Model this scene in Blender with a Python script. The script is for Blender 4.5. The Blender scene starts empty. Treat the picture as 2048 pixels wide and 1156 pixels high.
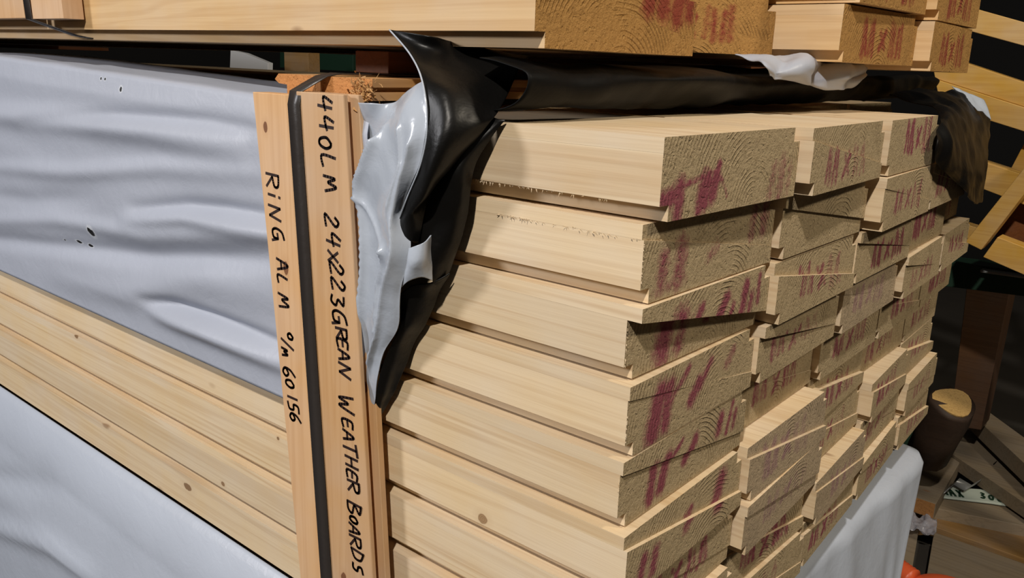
import bpy, math, random
from mathutils import Vector, Matrix, noise
random.seed(7)
col = bpy.context.scene.collection
sc = bpy.context.scene

# ---------------------------------------------------------------- camera, world, lamps, exposure
S = 0.223            # one weatherboard width in metres; the pack is laid out in board widths
ZF = 5.8             # floor lies 5.8 board widths under the top of the middle pack
def W(x, y, z): return Vector((x * S, y * S, (z + ZF) * S))
CC = Vector((1.413, -2.361, 0.230)); YAW, PIT, ROL = [math.radians(a) for a in (39.76, -14.85, 1.95)]; FPX = 1704.0
fw = Vector((-math.sin(YAW) * math.cos(PIT), math.cos(YAW) * math.cos(PIT), math.sin(PIT)))
rt = Vector((math.cos(YAW), math.sin(YAW), 0)); up = rt.cross(fw)
R2 = math.cos(ROL) * rt + math.sin(ROL) * up; U2 = -math.sin(ROL) * rt + math.cos(ROL) * up
cam = bpy.data.cameras.new('camera'); co = bpy.data.objects.new('camera', cam); col.objects.link(co)
cam.sensor_width = 36; cam.lens = FPX / 2048 * 36; cam.clip_start = 0.02
m = Matrix((R2, U2, -fw)).transposed().to_4x4(); m.translation = W(*CC); co.matrix_world = m
sc.camera = co
sc.view_settings.view_transform = 'Standard'; sc.view_settings.look = 'None'
sc.view_settings.exposure = -0.08; sc.view_settings.gamma = 1.0
wd = bpy.data.worlds.new('World'); sc.world = wd; wd.use_nodes = True
bg = wd.node_tree.nodes['Background']; bg.inputs[0].default_value = (0.55, 0.50, 0.45, 1); bg.inputs[1].default_value = 0.035

def lamp(name, loc, target, power, size, color):
    l = bpy.data.lights.new(name, 'AREA'); l.shape = 'DISK'; l.size = size; l.energy = power; l.color = color
    o = bpy.data.objects.new(name, l); col.objects.link(o); o.location = loc
    o.rotation_euler = (Vector(target) - Vector(loc)).to_track_quat('-Z', 'Y').to_euler()
    return o
TG = W(-0.5, 1, -1)
lamp('shed_flood_lamp', W(0.3, 0.5, -0.5) + Vector((0.88, -2.35, 2.45)), TG, 124, 0.13, (1.0, 0.93, 0.84))
lamp('shed_side_lamp', W(-3, 0, 0) + Vector((-1.6, -2.6, 1.1)), TG, 62, 0.5, (0.98, 0.97, 1.0))
lamp('back_fill_light', W(3.5, 9, -2) + Vector((1.2, -1.0, 2.2)), W(0, 8, -4), 42, 0.3, (1.0, 0.88, 0.70))  # added fill to brighten the scrap timber at right, no known fixture there

# ---------------------------------------------------------------- helpers
def ray(px, py): return (R2 * ((px - 1024) / FPX) - U2 * ((py - 578) / FPX) + fw)
def atY(px, py, Y): d = ray(px, py); return CC + d * ((Y - CC.y) / d.y)
def atX(px, py, X): d = ray(px, py); return CC + d * ((X - CC.x) / d.x)
def atZ(px, py, Z): d = ray(px, py); return CC + d * ((Z - CC.z) / d.z)
def tag(o, label=None, cat=None, group=None, kind=None):
    if label: o['label'] = label
    if cat: o['category'] = cat
    if group: o['group'] = group
    if kind: o['kind'] = kind
    return o
def link(name, vs, fs, mats, parent=None, mi=None, smooth=False, units=True):
    me = bpy.data.meshes.new(name)
    me.from_pydata([tuple(W(*v)) if units else tuple(v) for v in vs], [], fs); me.update()
    for mm in (mats if isinstance(mats, list) else [mats]): me.materials.append(mm)
    if mi: me.polygons.foreach_set('material_index', mi)
    if smooth: me.polygons.foreach_set('use_smooth', [True] * len(me.polygons))
    o = bpy.data.objects.new(name, me); col.objects.link(o)
    if parent: o.parent = parent
    return o
def fix(o):
    import bmesh
    b = bmesh.new(); b.from_mesh(o.data); bmesh.ops.recalc_face_normals(b, faces=b.faces); b.to_mesh(o.data); b.free(); return o
def bevel(o, w, seg=2):
    mo = o.modifiers.new('bevel', 'BEVEL'); mo.width = w; mo.segments = seg; mo.limit_method = 'ANGLE'; return o
def prism(name, poly, ext, mat, parent=None, bev=0.0):
    """poly: points (Vector); ext: Vector to extrude by."""
    n = len(poly); vs = [Vector(p) for p in poly] + [Vector(p) + ext for p in poly]
    fs = [list(range(n)), list(range(2 * n - 1, n - 1, -1))] + [[i, (i + 1) % n, n + (i + 1) % n, n + i] for i in range(n)]
    o = fix(link(name, vs, fs, mat, parent))
    if bev: bevel(o, bev)
    return o
def tube(name, pts, rad, mat, parent=None, n=8):
    """chain of rings; rad number or list"""
    vs, fs = [], []; k = len(pts); pts = [Vector(p) for p in pts]
    for i, p in enumerate(pts):
        t = (pts[min(i + 1, k - 1)] - pts[max(i - 1, 0)]).normalized()
        a = t.orthogonal().normalized() if i == 0 else (a - t * a.dot(t)).normalized(); b = t.cross(a)
        r = rad[i] if isinstance(rad, (list, tuple)) else rad
        for j in range(n):
            th = 2 * math.pi * j / n; vs.append(p + (a * math.cos(th) + b * math.sin(th)) * r)
    for i in range(k - 1):
        for j in range(n): fs.append([i * n + j, i * n + (j + 1) % n, (i + 1) * n + (j + 1) % n, (i + 1) * n + j])
    fs.append(list(range(n))[::-1]); fs.append([(k - 1) * n + j for j in range(n)])
    return fix(link(name, vs, fs, mat, parent, smooth=True))

# ---------------------------------------------------------------- materials
def srgb(r, g, b):
    f = lambda c: (c / 255 / 12.92) if c / 255 <= 0.04045 else ((c / 255 + 0.055) / 1.055) ** 2.4
    return (f(r), f(g), f(b), 1)
def newmat(name, base=(0.5, 0.5, 0.5, 1), rough=0.6, metal=0.0, spec=0.5):
    m = bpy.data.materials.new(name); m.use_nodes = True; nt = m.node_tree; b = nt.nodes['Principled BSDF']
    b.inputs['Base Color'].default_value = base; b.inputs['Roughness'].default_value = rough
    b.inputs['Metallic'].default_value = metal; b.inputs['Specular IOR Level'].default_value = spec
    return m, nt, b
def N(nt, t, **k):
    n = nt.nodes.new(t)
    for a, v in k.items():
        if a.startswith('i_'):
            key = a[2:]; n.inputs[int(key) if key.isdigit() else key].default_value = v
        else: setattr(n, a, v)
    return n
def math_(nt, op, a, b=None, c=None, clamp=False):
    n = nt.nodes.new('ShaderNodeMath'); n.operation = op; n.use_clamp = clamp
    for i, v in enumerate((a, b, c)):
        if v is None: continue
        if isinstance(v, (int, float)): n.inputs[i].default_value = v
        else: nt.links.new(v, n.inputs[i])
    return n.outputs[0]
def mix(nt, fac, a, b):
    n = nt.nodes.new('ShaderNodeMix'); n.data_type = 'RGBA'
    for i, v in ((0, fac), (6, a), (7, b)):
        if isinstance(v, (int, float, tuple)): n.inputs[i].default_value = v
        else: nt.links.new(v, n.inputs[i])
    return n.outputs[2]
def coords(nt, scale, rand=True):
    tc = N(nt, 'ShaderNodeTexCoord'); mp = N(nt, 'ShaderNodeMapping'); mp.inputs['Scale'].default_value = scale
    nt.links.new(tc.outputs['Object'], mp.inputs[0])
    if rand:
        oi = N(nt, 'ShaderNodeObjectInfo'); r = math_(nt, 'MULTIPLY', oi.outputs['Random'], 37.0)
        cb = N(nt, 'ShaderNodeCombineXYZ')
        for i in range(3): nt.links.new(r, cb.inputs[i])
        nt.links.new(cb.outputs[0], mp.inputs['Location'])
    return mp.outputs[0], tc.outputs['Object']
def noise_(nt, vec, scale, detail=4, rough=0.55, dist=0.0):
    n = N(nt, 'ShaderNodeTexNoise'); nt.links.new(vec, n.inputs['Vector'])
    n.inputs['Scale'].default_value = scale; n.inputs['Detail'].default_value = detail
    n.inputs['Roughness'].default_value = rough; n.inputs['Distortion'].default_value = dist
    return n.outputs[0]
def mapr(nt, v, a, b, c=0.0, d=1.0):
    n = N(nt, 'ShaderNodeMapRange'); nt.links.new(v, n.inputs[0])
    for i, x in enumerate((a, b, c, d)): n.inputs[i + 1].default_value = x
    return n.outputs[0]

def wood(name, light, dark, axis=0, knots=(), knotcol=srgb(120, 78, 45), rough=0.62, vary=0.10, grainw=0.5, bands=1.0):
    """long-grain pine; axis = grain direction; knots: (centre Vector in metres, r_along, r_across)"""
    m, nt, b = newmat(name, light, rough, spec=0.3)
    sc_ = [26.0] * 3; sc_[axis] = 0.9
    v, obj = coords(nt, sc_)
    n1 = noise_(nt, v, 1.0, 3, 0.5, 0.6)                       # growth bands
    sc2 = [260.0] * 3; sc2[axis] = 5.0
    v2, _ = coords(nt, sc2); n2 = noise_(nt, v2, 1.0, 3, 0.6)  # fibres
    v3, _ = coords(nt, (9, 9, 9)); n3 = noise_(nt, v3, 1.0, 3)
    w = N(nt, 'ShaderNodeMath', operation='SINE'); nt.links.new(math_(nt, 'MULTIPLY', n1, 42.0), w.inputs[0])
    g = math_(nt, 'MULTIPLY', mapr(nt, w.outputs[0], 0.1, 1.0), 0.42 * grainw * bands)
    g = math_(nt, 'ADD', g, math_(nt, 'MULTIPLY', mapr(nt, n2, 0.45, 0.75), 0.35 * grainw), clamp=True)
    c = mix(nt, g, light, dark)
    oi = N(nt, 'ShaderNodeObjectInfo')
    hs = N(nt, 'ShaderNodeHueSaturation'); nt.links.new(c, hs.inputs['Color'])
    nt.links.new(mapr(nt, oi.outputs['Random'], 0, 1, 1 - vary, 1 + vary * 0.6), hs.inputs['Value'])
    nt.links.new(mapr(nt, n3, 0.3, 0.7, 0.88, 1.12), hs.inputs['Saturation'])
    c = hs.outputs[0]; hgt = n2
    # small scattered pin knots
    sk = [11.0] * 3; sk[axis] = 5.0
    vk, _ = coords(nt, sk); vo = N(nt, 'ShaderNodeTexVoronoi'); vo.feature = 'F1'; nt.links.new(vk, vo.inputs['Vector']); vo.inputs['Scale'].default_value = 1
    kn = math_(nt, 'MULTIPLY', mapr(nt, vo.outputs['Distance'], 0.07, 0.035), 0.55)
    c = mix(nt, kn, c, knotcol)
    for kc, ra, rc in knots:
        s = [1 / rc] * 3; s[axis] = 1 / ra
        sub = N(nt, 'ShaderNodeVectorMath', operation='SUBTRACT'); nt.links.new(obj, sub.inputs[0]); sub.inputs[1].default_value = kc
        mul = N(nt, 'ShaderNodeVectorMath', operation='MULTIPLY'); nt.links.new(sub.outputs[0], mul.inputs[0]); mul.inputs[1].default_value = s
        ln = N(nt, 'ShaderNodeVectorMath', operation='LENGTH'); nt.links.new(mul.outputs[0], ln.inputs[0])
        vn, _ = coords(nt, (90, 90, 90)); nn = noise_(nt, vn, 1, 3)
        d = math_(nt, 'ADD', ln.outputs['Value'], math_(nt, 'MULTIPLY', math_(nt, 'SUBTRACT', nn, 0.5), 0.7))
        k = mapr(nt, d, 1.05, 0.85); rim = mapr(nt, d, 2.4, 1.0)
        c = mix(nt, math_(nt, 'MULTIPLY', rim, 0.22), c, dark)
        rg = N(nt, 'ShaderNodeMath', operation='SINE'); nt.links.new(math_(nt, 'MULTIPLY', d, 17.0), rg.inputs[0])
        kc2 = mix(nt, mapr(nt, rg.outputs[0], -1, 1, 0.0, 0.55), knotcol, tuple(x * 0.45 for x in knotcol[:3]) + (1,))
        c = mix(nt, math_(nt, 'MULTIPLY', k, 0.85), c, kc2)
    nt.links.new(c, b.inputs['Base Color'])
    bp = N(nt, 'ShaderNodeBump'); bp.inputs['Strength'].default_value = 0.22; bp.inputs['Distance'].default_value = 0.001
    nt.links.new(math_(nt, 'ADD', hgt, math_(nt, 'MULTIPLY', n1, 1.5)), bp.inputs['Height']); nt.links.new(bp.outputs[0], b.inputs['Normal'])
    return m

def endgrain(name, base, dark, paint=srgb(128, 38, 62), pstr=0.85, rings=1.0):
    m, nt, b = newmat(name, base, 0.8, spec=0.2)
    v, _ = coords(nt, (1, 1, 1))
    big = noise_(nt, v, 30, 3, 0.5); fine = noise_(nt, v, 420, 4, 0.7); mid = noise_(nt, v, 170, 4, 0.65)
    pits = mapr(nt, noise_(nt, v, 260, 2, 0.5), 0.60, 0.72)
    ar = N(nt, 'ShaderNodeAttribute', attribute_name='ring'); ap = N(nt, 'ShaderNodeAttribute', attribute_name='paint')
    rr = math_(nt, 'ADD', ar.outputs['Fac'], math_(nt, 'MULTIPLY', big, 0.007))
    sn = N(nt, 'ShaderNodeMath', operation='SINE'); nt.links.new(math_(nt, 'MULTIPLY', rr, 2 * math.pi / 0.0044), sn.inputs[0])
    patch = mapr(nt, noise_(nt, v, 26, 3), 0.46, 0.62); ringm = math_(nt, 'MULTIPLY', mapr(nt, sn.outputs[0], 0.1, 1.0), patch)
    c = mix(nt, math_(nt, 'MULTIPLY', ringm, 0.34 * rings), base, dark)
    c = mix(nt, mapr(nt, mid, 0.5, 0.75, 0, 0.45), c, dark)
    # paint: soft-edged, broken up by the saw marks
    pe = math_(nt, 'ADD', ap.outputs['Fac'], math_(nt, 'MULTIPLY', math_(nt, 'SUBTRACT', mid, 0.5), 0.9))
    pe = math_(nt, 'ADD', pe, math_(nt, 'MULTIPLY', math_(nt, 'SUBTRACT', fine, 0.5), 0.8))
    pm = math_(nt, 'MULTIPLY', mapr(nt, pe, 0.22, 0.85), pstr)
    pm = math_(nt, 'MULTIPLY', pm, mapr(nt, ap.outputs['Fac'], 0.0, 0.2))
    c = mix(nt, pm, c, paint)
    nt.links.new(c, b.inputs['Base Color'])
    h = math_(nt, 'ADD', math_(nt, 'MULTIPLY', fine, 0.9), math_(nt, 'MULTIPLY', ringm, 0.9 * rings))
    h = math_(nt, 'ADD', h, math_(nt, 'MULTIPLY', mid, 1.5))
    h = math_(nt, 'SUBTRACT', h, math_(nt, 'MULTIPLY', pits, 0.7))
    bp = N(nt, 'ShaderNodeBump'); bp.inputs['Strength'].default_value = 0.85; bp.inputs['Distance'].default_value = 0.0012
    nt.links.new(h, bp.inputs['Height']); nt.links.new(bp.outputs[0], b.inputs['Normal'])
    return m

def plastic(name, base, rough, holes=(), spec=0.5, dirt=0.0):
    m, nt, b = newmat(name, base, rough, spec=spec)
    v, obj = coords(nt, (1, 1, 1), False)
    n = noise_(nt, v, 6, 4); c = mix(nt, mapr(nt, n, 0.35, 0.7, 0, 0.25), base, tuple(x * 0.82 for x in base[:3]) + (1,))
    if holes:
        nn = noise_(nt, v, 160, 3)
        for hc, rx, rz in holes:
            sub = N(nt, 'ShaderNodeVectorMath', operation='SUBTRACT'); nt.links.new(obj, sub.inputs[0]); sub.inputs[1].default_value = hc
            mul = N(nt, 'ShaderNodeVectorMath', operation='MULTIPLY'); nt.links.new(sub.outputs[0], mul.inputs[0]); mul.inputs[1].default_value = (1 / rx, 0.01, 1 / rz)
            ln = N(nt, 'ShaderNodeVectorMath', operation='LENGTH'); nt.links.new(mul.outputs[0], ln.inputs[0])
            d = math_(nt, 'ADD', ln.outputs['Value'], math_(nt, 'MULTIPLY', math_(nt, 'SUBTRACT', nn, 0.5), 1.6))
            c = mix(nt, mapr(nt, d, 1.9, 1.2, 0, 0.6), c, srgb(215, 220, 226))
            c = mix(nt, mapr(nt, d, 1.05, 0.95), c, (0.006, 0.006, 0.006, 1))
    nt.links.new(c, b.inputs['Base Color'])
    n2 = noise_(nt, v, 34, 4, 0.6, 0.4)
    bp = N(nt, 'ShaderNodeBump'); bp.inputs['Strength'].default_value = 0.25; bp.inputs['Distance'].default_value = 0.004
    nt.links.new(n2, bp.inputs['Height']); nt.links.new(bp.outputs[0], b.inputs['Normal'])
    return m

PL, PD = srgb(222, 200, 166), srgb(186, 152, 112)
M = {}
M['pine'] = wood('pine_face', PL, PD, grainw=0.75)
M['pine_up'] = wood('pine_face_upper', srgb(222, 190, 146), srgb(184, 140, 92))
M['end'] = endgrain('pine_end', srgb(176, 156, 122), srgb(124, 102, 70), paint=srgb(130, 42, 74))
M['end_grey'] = endgrain('pine_end_greyed', srgb(176, 156, 128), srgb(112, 98, 80), paint=srgb(140, 96, 112), pstr=0.6)
M['end_up'] = endgrain('pine_end_upper', srgb(172, 130, 74), srgb(112, 78, 38), paint=srgb(132, 46, 44))
M['plank'] = wood('planed_plank', srgb(212, 174, 134), srgb(178, 132, 88), axis=2, bands=0.8,
                  knots=[(W(-1.885, -0.14, -0.08), 0.0058, 0.0032), (W(-1.77, -0.14, -0.70), 0.0075, 0.0042), (W(-1.40, -0.14, -2.13), 0.007, 0.0045), (W(-1.30, -0.08, -1.16), 0.006, 0.004)], knotcol=srgb(112, 62, 34))
M['batten'] = wood('batten', srgb(198, 154, 104), srgb(156, 112, 68), axis=1)
M['batten_end'] = endgrain('batten_end', srgb(196, 136, 82), srgb(150, 98, 52), rings=0.3)
M['bearer'] = wood('bearer', srgb(120, 72, 40), srgb(84, 46, 24), axis=1)
M['strap'] = plastic('strap_black', srgb(52, 47, 44), 0.38)
M['ink'] = newmat('marker_ink', srgb(38, 18, 12), 0.6)[0]
HO = [(atY(190, 463, -0.06), 9, 11), (atY(155, 484, -0.06), 8, 4), (atY(175, 492, -0.06), 7, 4), (atY(243, 178, -0.06), 4, 5), (atY(200, 157, -0.06), 2.5, 3), (atY(208, 158, -0.06), 2.5, 3), (atY(128, 480, -0.06), 4, 2)]
HO = [(W(*p), a * 0.00085, b * 0.00055) for p, a, b in HO]
M['tarp'] = plastic('tarp_grey', srgb(172, 178, 192), 0.45, HO)
M['tarp2'] = plastic('tarp_grey_low', srgb(186, 194, 208), 0.38)
M['flap'] = plastic('tarp_grey_flap', srgb(176, 184, 196), 0.2)
M['black'] = plastic('tarp_black', (0.004, 0.0037, 0.0034, 1), 0.40, spec=0.28)
M['black_matt'] = plastic('tarp_black_matt', (0.003, 0.0028, 0.0026, 1), 0.55, spec=0.15)
M['post'] = wood('brown_post', srgb(84, 60, 42), srgb(56, 38, 26))
M['yellow'] = wood('yellow_form_timber', srgb(196, 156, 88), srgb(164, 118, 56), rough=0.5)
M['oldgrey'] = wood('weathered_timber', srgb(132, 118, 98), srgb(84, 72, 58), vary=0.25)
M['oldwarm'] = wood('old_warm_timber', srgb(150, 118, 78), srgb(98, 72, 44), vary=0.2)
M['bark'] = wood('dark_bark', srgb(62, 48, 38), srgb(34, 26, 20))
M['logend'] = endgrain('log_end', srgb(196, 160, 100), srgb(120, 88, 50), rings=0.4)
M['sawn'] = endgrain('sawn_end', srgb(150, 106, 62), srgb(92, 60, 34), rings=0.4)
M['green'] = newmat('green_steel', srgb(30, 58, 42), 0.5, 0.2)[0]
M['steel'] = newmat('galvanised', srgb(150, 152, 150), 0.4, 0.6)[0]
M['label'] = newmat('pale_strip', srgb(178, 188, 176), 0.5)[0]
M['orange'] = newmat('orange_plastic', srgb(214, 92, 52), 0.4)[0]
M['white'] = newmat('white_paint', srgb(225, 225, 225), 0.5)[0]
mm, nt, b = newmat('clear_film', srgb(225, 225, 235), 0.12); b.inputs['Transmission Weight'].default_value = 0.75; M['film'] = mm
mm, nt, b = newmat('concrete', srgb(104, 96, 84), 0.9); v, _ = coords(nt, (1, 1, 1), False)
nt.links.new(mix(nt, noise_(nt, v, 5, 6), srgb(44, 40, 35), srgb(66, 60, 52)), b.inputs['Base Color']); M['concrete'] = mm
M['darkwall'] = newmat('dark_cladding', srgb(14, 13, 12), 0.9)[0]

# ---------------------------------------------------------------- the setting
def slab(name, x0, x1, y0, y1, z0, z1, mat):
    o = prism(name, [(x0, y0, z0), (x1, y0, z0), (x1, y1, z0), (x0, y1, z0)], Vector((0, 0, z1 - z0)), mat); return tag(o, kind='structure')
slab('floor', -26, 26, -16, 30, -ZF - 0.4, -ZF, M['concrete'])
slab('wall_back', -26, 26, 30, 30.6, -ZF, 9, M['darkwall'])
slab('wall_left', -26.6, -26, -16, 30.6, -ZF, 9, M['darkwall'])

# ---------------------------------------------------------------- weatherboards
NT, HH, CA, CB = 0.055, 0.274, 0.050, 0.205
def stroke(segs, y, z):
    best = 0.0
    for (a, b_, w, s) in segs:
        ax, ay = a; bx, by = b_; dx, dy = bx - ax, by - ay
        t = max(0, min(1, ((y - ax) * dx + (z - ay) * dy) / (dx * dx + dy * dy + 1e-9)))
        d = math.hypot(y - ax - dx * t, z - ay - dy * t)
        best = max(best, s * max(0.0, min(1.0, 1.25 - 0.75 * d / w)))
    return best
def mxm(rng, y0=0.3, zc=0.13, s=1.0, h=0.12, w=0.022):
    """the hand stencilled M x M marks on the sawn ends"""
    out = []
    def letterM(y, wd, s):
        zb, zt = zc - h / 2 + rng.uniform(-.02, .02), zc + h / 2 + rng.uniform(-.015, .02)
        for k in range(4):
            out.append(((y + wd * k / 3 + rng.uniform(-.008, .008), zb + rng.uniform(0, .02)), (y + wd * k / 3 + (0.012 if k % 2 == 0 else -.01) + rng.uniform(-.008, .008), zt - (0.02 if k in (1, 2) else 0)), w * rng.uniform(.7, 1.25), s * rng.uniform(.65, 1)))
    letterM(y0, 0.13, s)
    yc = y0 + 0.22
    out.append(((yc, zc - .045), (yc + .07, zc + .045), w * .9, s)); out.append(((yc, zc + .04), (yc + .07, zc - .04), w * .8, s * .8))
    letterM(y0 + 0.36, 0.15, s * rng.uniform(.6, 1))
    return out
MARK = {(1, 1): [((.02, .07), (.10, .09), .035, 1), ((.11, .01), (.12, .12), .032, .9), ((.06, .10), (.34, .145), .013, .8), ((.27, .05), (.29, .11), .042, 1.1), ((.33, .06), (.35, .12), .034, 1), ((.345, .12), (.365, .17), .018, 1), ((.38, .13), (.44, .05), .010, .7), ((.25, .02), (.26, .09), .03, .9), ((.26, .13), (.265, .155), .012, .8),
                 ((.78, .02), (.80, .13), .03, .5), ((.86, .01), (.87, .15), .035, .55), ((.93, .03), (.94, .13), .025, .45)],
        (1, 2): [((.13, .06), (.14, .15), .04, .7), ((.24, .05), (.26, .17), .045, .7), ((.10, .03), (.28, .05), .03, .5), ((.46, .10), (.52, .14), .03, .5), ((.80, .14), (.82, .24), .035, .6), ((.9, .15), (.91, .26), .04, .65)],
        (1, 3): [((.38, .15), (.42, .20), .025, .9), ((.56, .13), (.62, .20), .03, 1), ((.66, .12), (.68, .16), .02, .8), ((.76, .12), (.78, .22), .03, 1), ((.83, .11), (.84, .17), .025, .8), ((.90, .13), (.90, .24), .02, .8), ((.24, .05), (.27, .18), .06, .9), ((.35, .04), (.40, .17), .04, .7)],
        (1, 4): [((.18, .04), (.22, .19), .055, 1), ((.27, .05), (.28, .20), .04, .9), ((.30, .14), (.42, .24), .02, .8), ((.46, .09), (.52, .16), .035, .9), ((.52, .13), (.60, .22), .025, .8), ((.75, .17), (.80, .22), .03, .6)],
        (1, 5): [((.22, .04), (.24, .17), .03, 1), ((.30, .06), (.33, .18), .035, 1), ((.34, .16), (.43, .22), .015, .9), ((.48, .11), (.54, .19), .028, 1), ((.74, .15), (.76, .22), .03, .9), ((.82, .12), (.86, .25), .016, .9), ((.88, .13), (.90, .2), .02, .8)],
        (1, 6): [((.10, .03), (.13, .14), .03, .9), ((.2, .05), (.22, .13), .035, .8), ((.46, .12), (.52, .17), .03, .8), ((.76, .11), (.80, .21), .05, .9)],
        (2, 2): []}
rngm = random.Random(5)
def board(half, key, top, y0, e, x0, name, label, cat, group, mats, pith, marks, hh=HH):
    rng = random.Random(key[0] * 131 + key[1] * 17 + key[2] * 977)
    bt = top - hh; k = hh / HH
    cut = lambda y: top - (CA + (CB - CA) * y) * k
    g = 0.0002
    if half == 'upper':
        out = [(0, top), (0, cut(0) + g), (1, cut(1) + g), (1, top - NT), (1 - NT, top - NT), (1 - NT, top)]
        patches = [(0, 1 - NT, lambda y: cut(y) + g, lambda y: top), (1 - NT, 1, lambda y: cut(y) + g, lambda y: top - NT)]
    else:
        out = [(0, cut(0) - g), (0, bt + NT), (NT, bt + NT), (NT, bt), (1, bt), (1, cut(1) - g)]
        patches = [(0, NT, lambda y: bt + NT, lambda y: cut(y) - g), (NT, 1, lambda y: bt, lambda y: cut(y) - g)]
    ex = lambda y: e[0] + (e[1] - e[0]) * y
    vs, fs, mi, ring, paint = [], [], [], [], []
    xs = [None, -0.56 if min(e) > -0.45 else min(e) - 0.2, -1.3, -2.2, -4, -7, -11, x0]; n = len(out)
    ph = rng.uniform(0, 6); am = rng.uniform(0.0005, 0.003)
    for i, x in enumerate(xs):
        dz = 0 if i <= 1 else am * math.sin(max(x, -16) * 1.1 + ph)
        dy = 0 if i <= 1 else am * math.sin(max(x, -16) * 0.8 + ph * 2)
        for (y, z) in out:
            vs.append((ex(y) - 0.0006 if x is None else x, y0 + y + dy, z + dz)); ring.append(0); paint.append(0)
    for i in range(len(xs) - 1):
        for j in range(n):
            a, b_ = i * n + j, i * n + (j + 1) % n; fs.append([a, a + n, b_ + n, b_]); mi.append(0)
    fs.append([(len(xs) - 1) * n + j for j in range(n)][::-1]); mi.append(0)
    fs.append(list(range(n))); mi.append(1)
    for (ya, yb, lo, hi) in patches:
        nx = max(2, int((yb - ya) * 84)); nz = 16; base = len(vs)
        for i in range(nx + 1):
            y = ya + (yb - ya) * i / nx; l_, h_ = lo(y), hi(y)
            for j in range(nz + 1):
                z = l_ + (h_ - l_) * j / nz
                vs.append((ex(y), y0 + y, z))
                ring.append(math.hypot(y - pith[0], z - bt - pith[1]) * S); paint.append(stroke(marks, y, z - bt))
        for i in range(nx):
            for j in range(nz):
                a = base + i * (nz + 1) + j; fs.append([a, a + nz + 1, a + nz + 2, a + 1]); mi.append(1)
    o = link(name, vs, fs, list(mats), mi=mi)
    for nm, dat in (('ring', ring), ('paint', paint)):
        at = o.data.attributes.new(nm, 'FLOAT', 'POINT'); at.data.foreach_set('value', dat)
    tag(o, label, cat, group); return o

EE = {(1, 1): ((.047, .08), (.047, .08)), (1, 2): ((-.008, .01), (.0, .012)), (1, 3): ((.015, .02), (-.042, -.025)), (1, 4): ((-.01, -.018), (-.016, -.013)),
      (1, 5): ((-.015, -.022), (-.026, -.033)), (1, 6): ((.010, -.014), (.026, .002)), (1, 7): ((-.02, -.026), (-.03, -.034)), (1, 8): ((.01, 0), (.015, .01)), (1, 9): ((-.02, -.02), (-.03, -.03)),
      (2, 1): ((.124, .09), (.132, .097)), (2, 2): ((.046, .05), (.036, .036)), (2, 3): ((.030, .028), (.052, .042)), (2, 4): ((.022, -.02), (-.002, -.022)), (2, 5): ((-.10, -.12), (-.10, -.115)),
      (2, 6): ((.002, -.01), (.018, .006)), (2, 7): ((.034, .0), (.024, -.014)), (2, 8): ((-.10, -.065), (-.09, -.05)), (2, 9): ((-.06, -.035), (-.05, -.03)),
      (3, 1): ((.115, .075), (.115, .085)), (3, 2): ((.13, .085), (.125, .09)), (3, 3): ((.045, .02), (.03, .018)), (3, 4): ((.0, -.03), (-.003, -.028)), (3, 5): ((-.085, -.10), (-.085, -.10)),
      (3, 6): ((-.13, -.16), (-.09, -.135)), (3, 7): ((-.11, -.145), (-.10, -.135)), (3, 8): ((-.012, -.066), (-.002, -.056)), (3, 9): ((-.06, -.10), (-.04, -.09)),
      (4, 1): ((-.75, -.8), (-.75, -.8)), (4, 2): ((.088, .05), (.08, .05)), (4, 3): ((-.02, -.05), (-.02, -.05)), (4, 4): ((.024, -.032), (.01, -.03)), (4, 5): ((-.10, -.13), (-.10, -.12)),
      (4, 6): ((-.20, -.20), (-.20, -.20)), (4, 7): ((-.077, -.140), (-.062, -.128)), (4, 8): ((-.11, -.16), (-.115, -.165)), (4, 9): ((-.066, -.136), (-.078, -.14)),
      (5, 1): ((-.8, -.8), (-.8, -.8)), (5, 2): ((-.42, -.45), (-.42, -.45)), (5, 3): ((-.16, -.2), (-.16, -.2)), (5, 4): ((-.03, -.09), (-.03, -.075)), (5, 5): ((-.13, -.17), (-.13, -.17)),
      (5, 6): ((-.20, -.235), (-.20, -.235)), (5, 7): ((-.20, -.238), (-.17, -.208)), (5, 8): ((-.105, -.157), (-.11, -.16)), (5, 9): ((-.14, -.185), (-.12, -.163))}
ORD = ['top', 'second', 'third', 'fourth', 'fifth', 'sixth', 'seventh', 'eighth', 'ninth']
CN = ['nearest column', 'second column', 'middle column', 'fourth column', 'farthest column']
knotside = wood('pine_face_knot', PL, PD, knots=[(W(*atY(965, 1038, 0)), 0.0062, 0.0050)], knotcol=srgb(158, 122, 84))
knotleft = wood('pine_face_knot_dark', PL, PD, knots=[(W(*atY(376, 974, 0)), 0.0105, 0.0052)], knotcol=srgb(128, 92, 60))
knotmid = wood('pine_face_knot_mid', PL, PD, knots=[(W(*atY(446, 968, 0)), 0.0042, 0.0032)], knotcol=srgb(140, 104, 70))
knotsmall = wood('pine_face_small_knots', PL, PD, knots=[(W(*atY(152, 673, 0)), 0.006, 0.003), (W(*atY(556, 877, 0)), 0.0024, 0.002)], knotcol=srgb(132, 96, 60))
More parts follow.
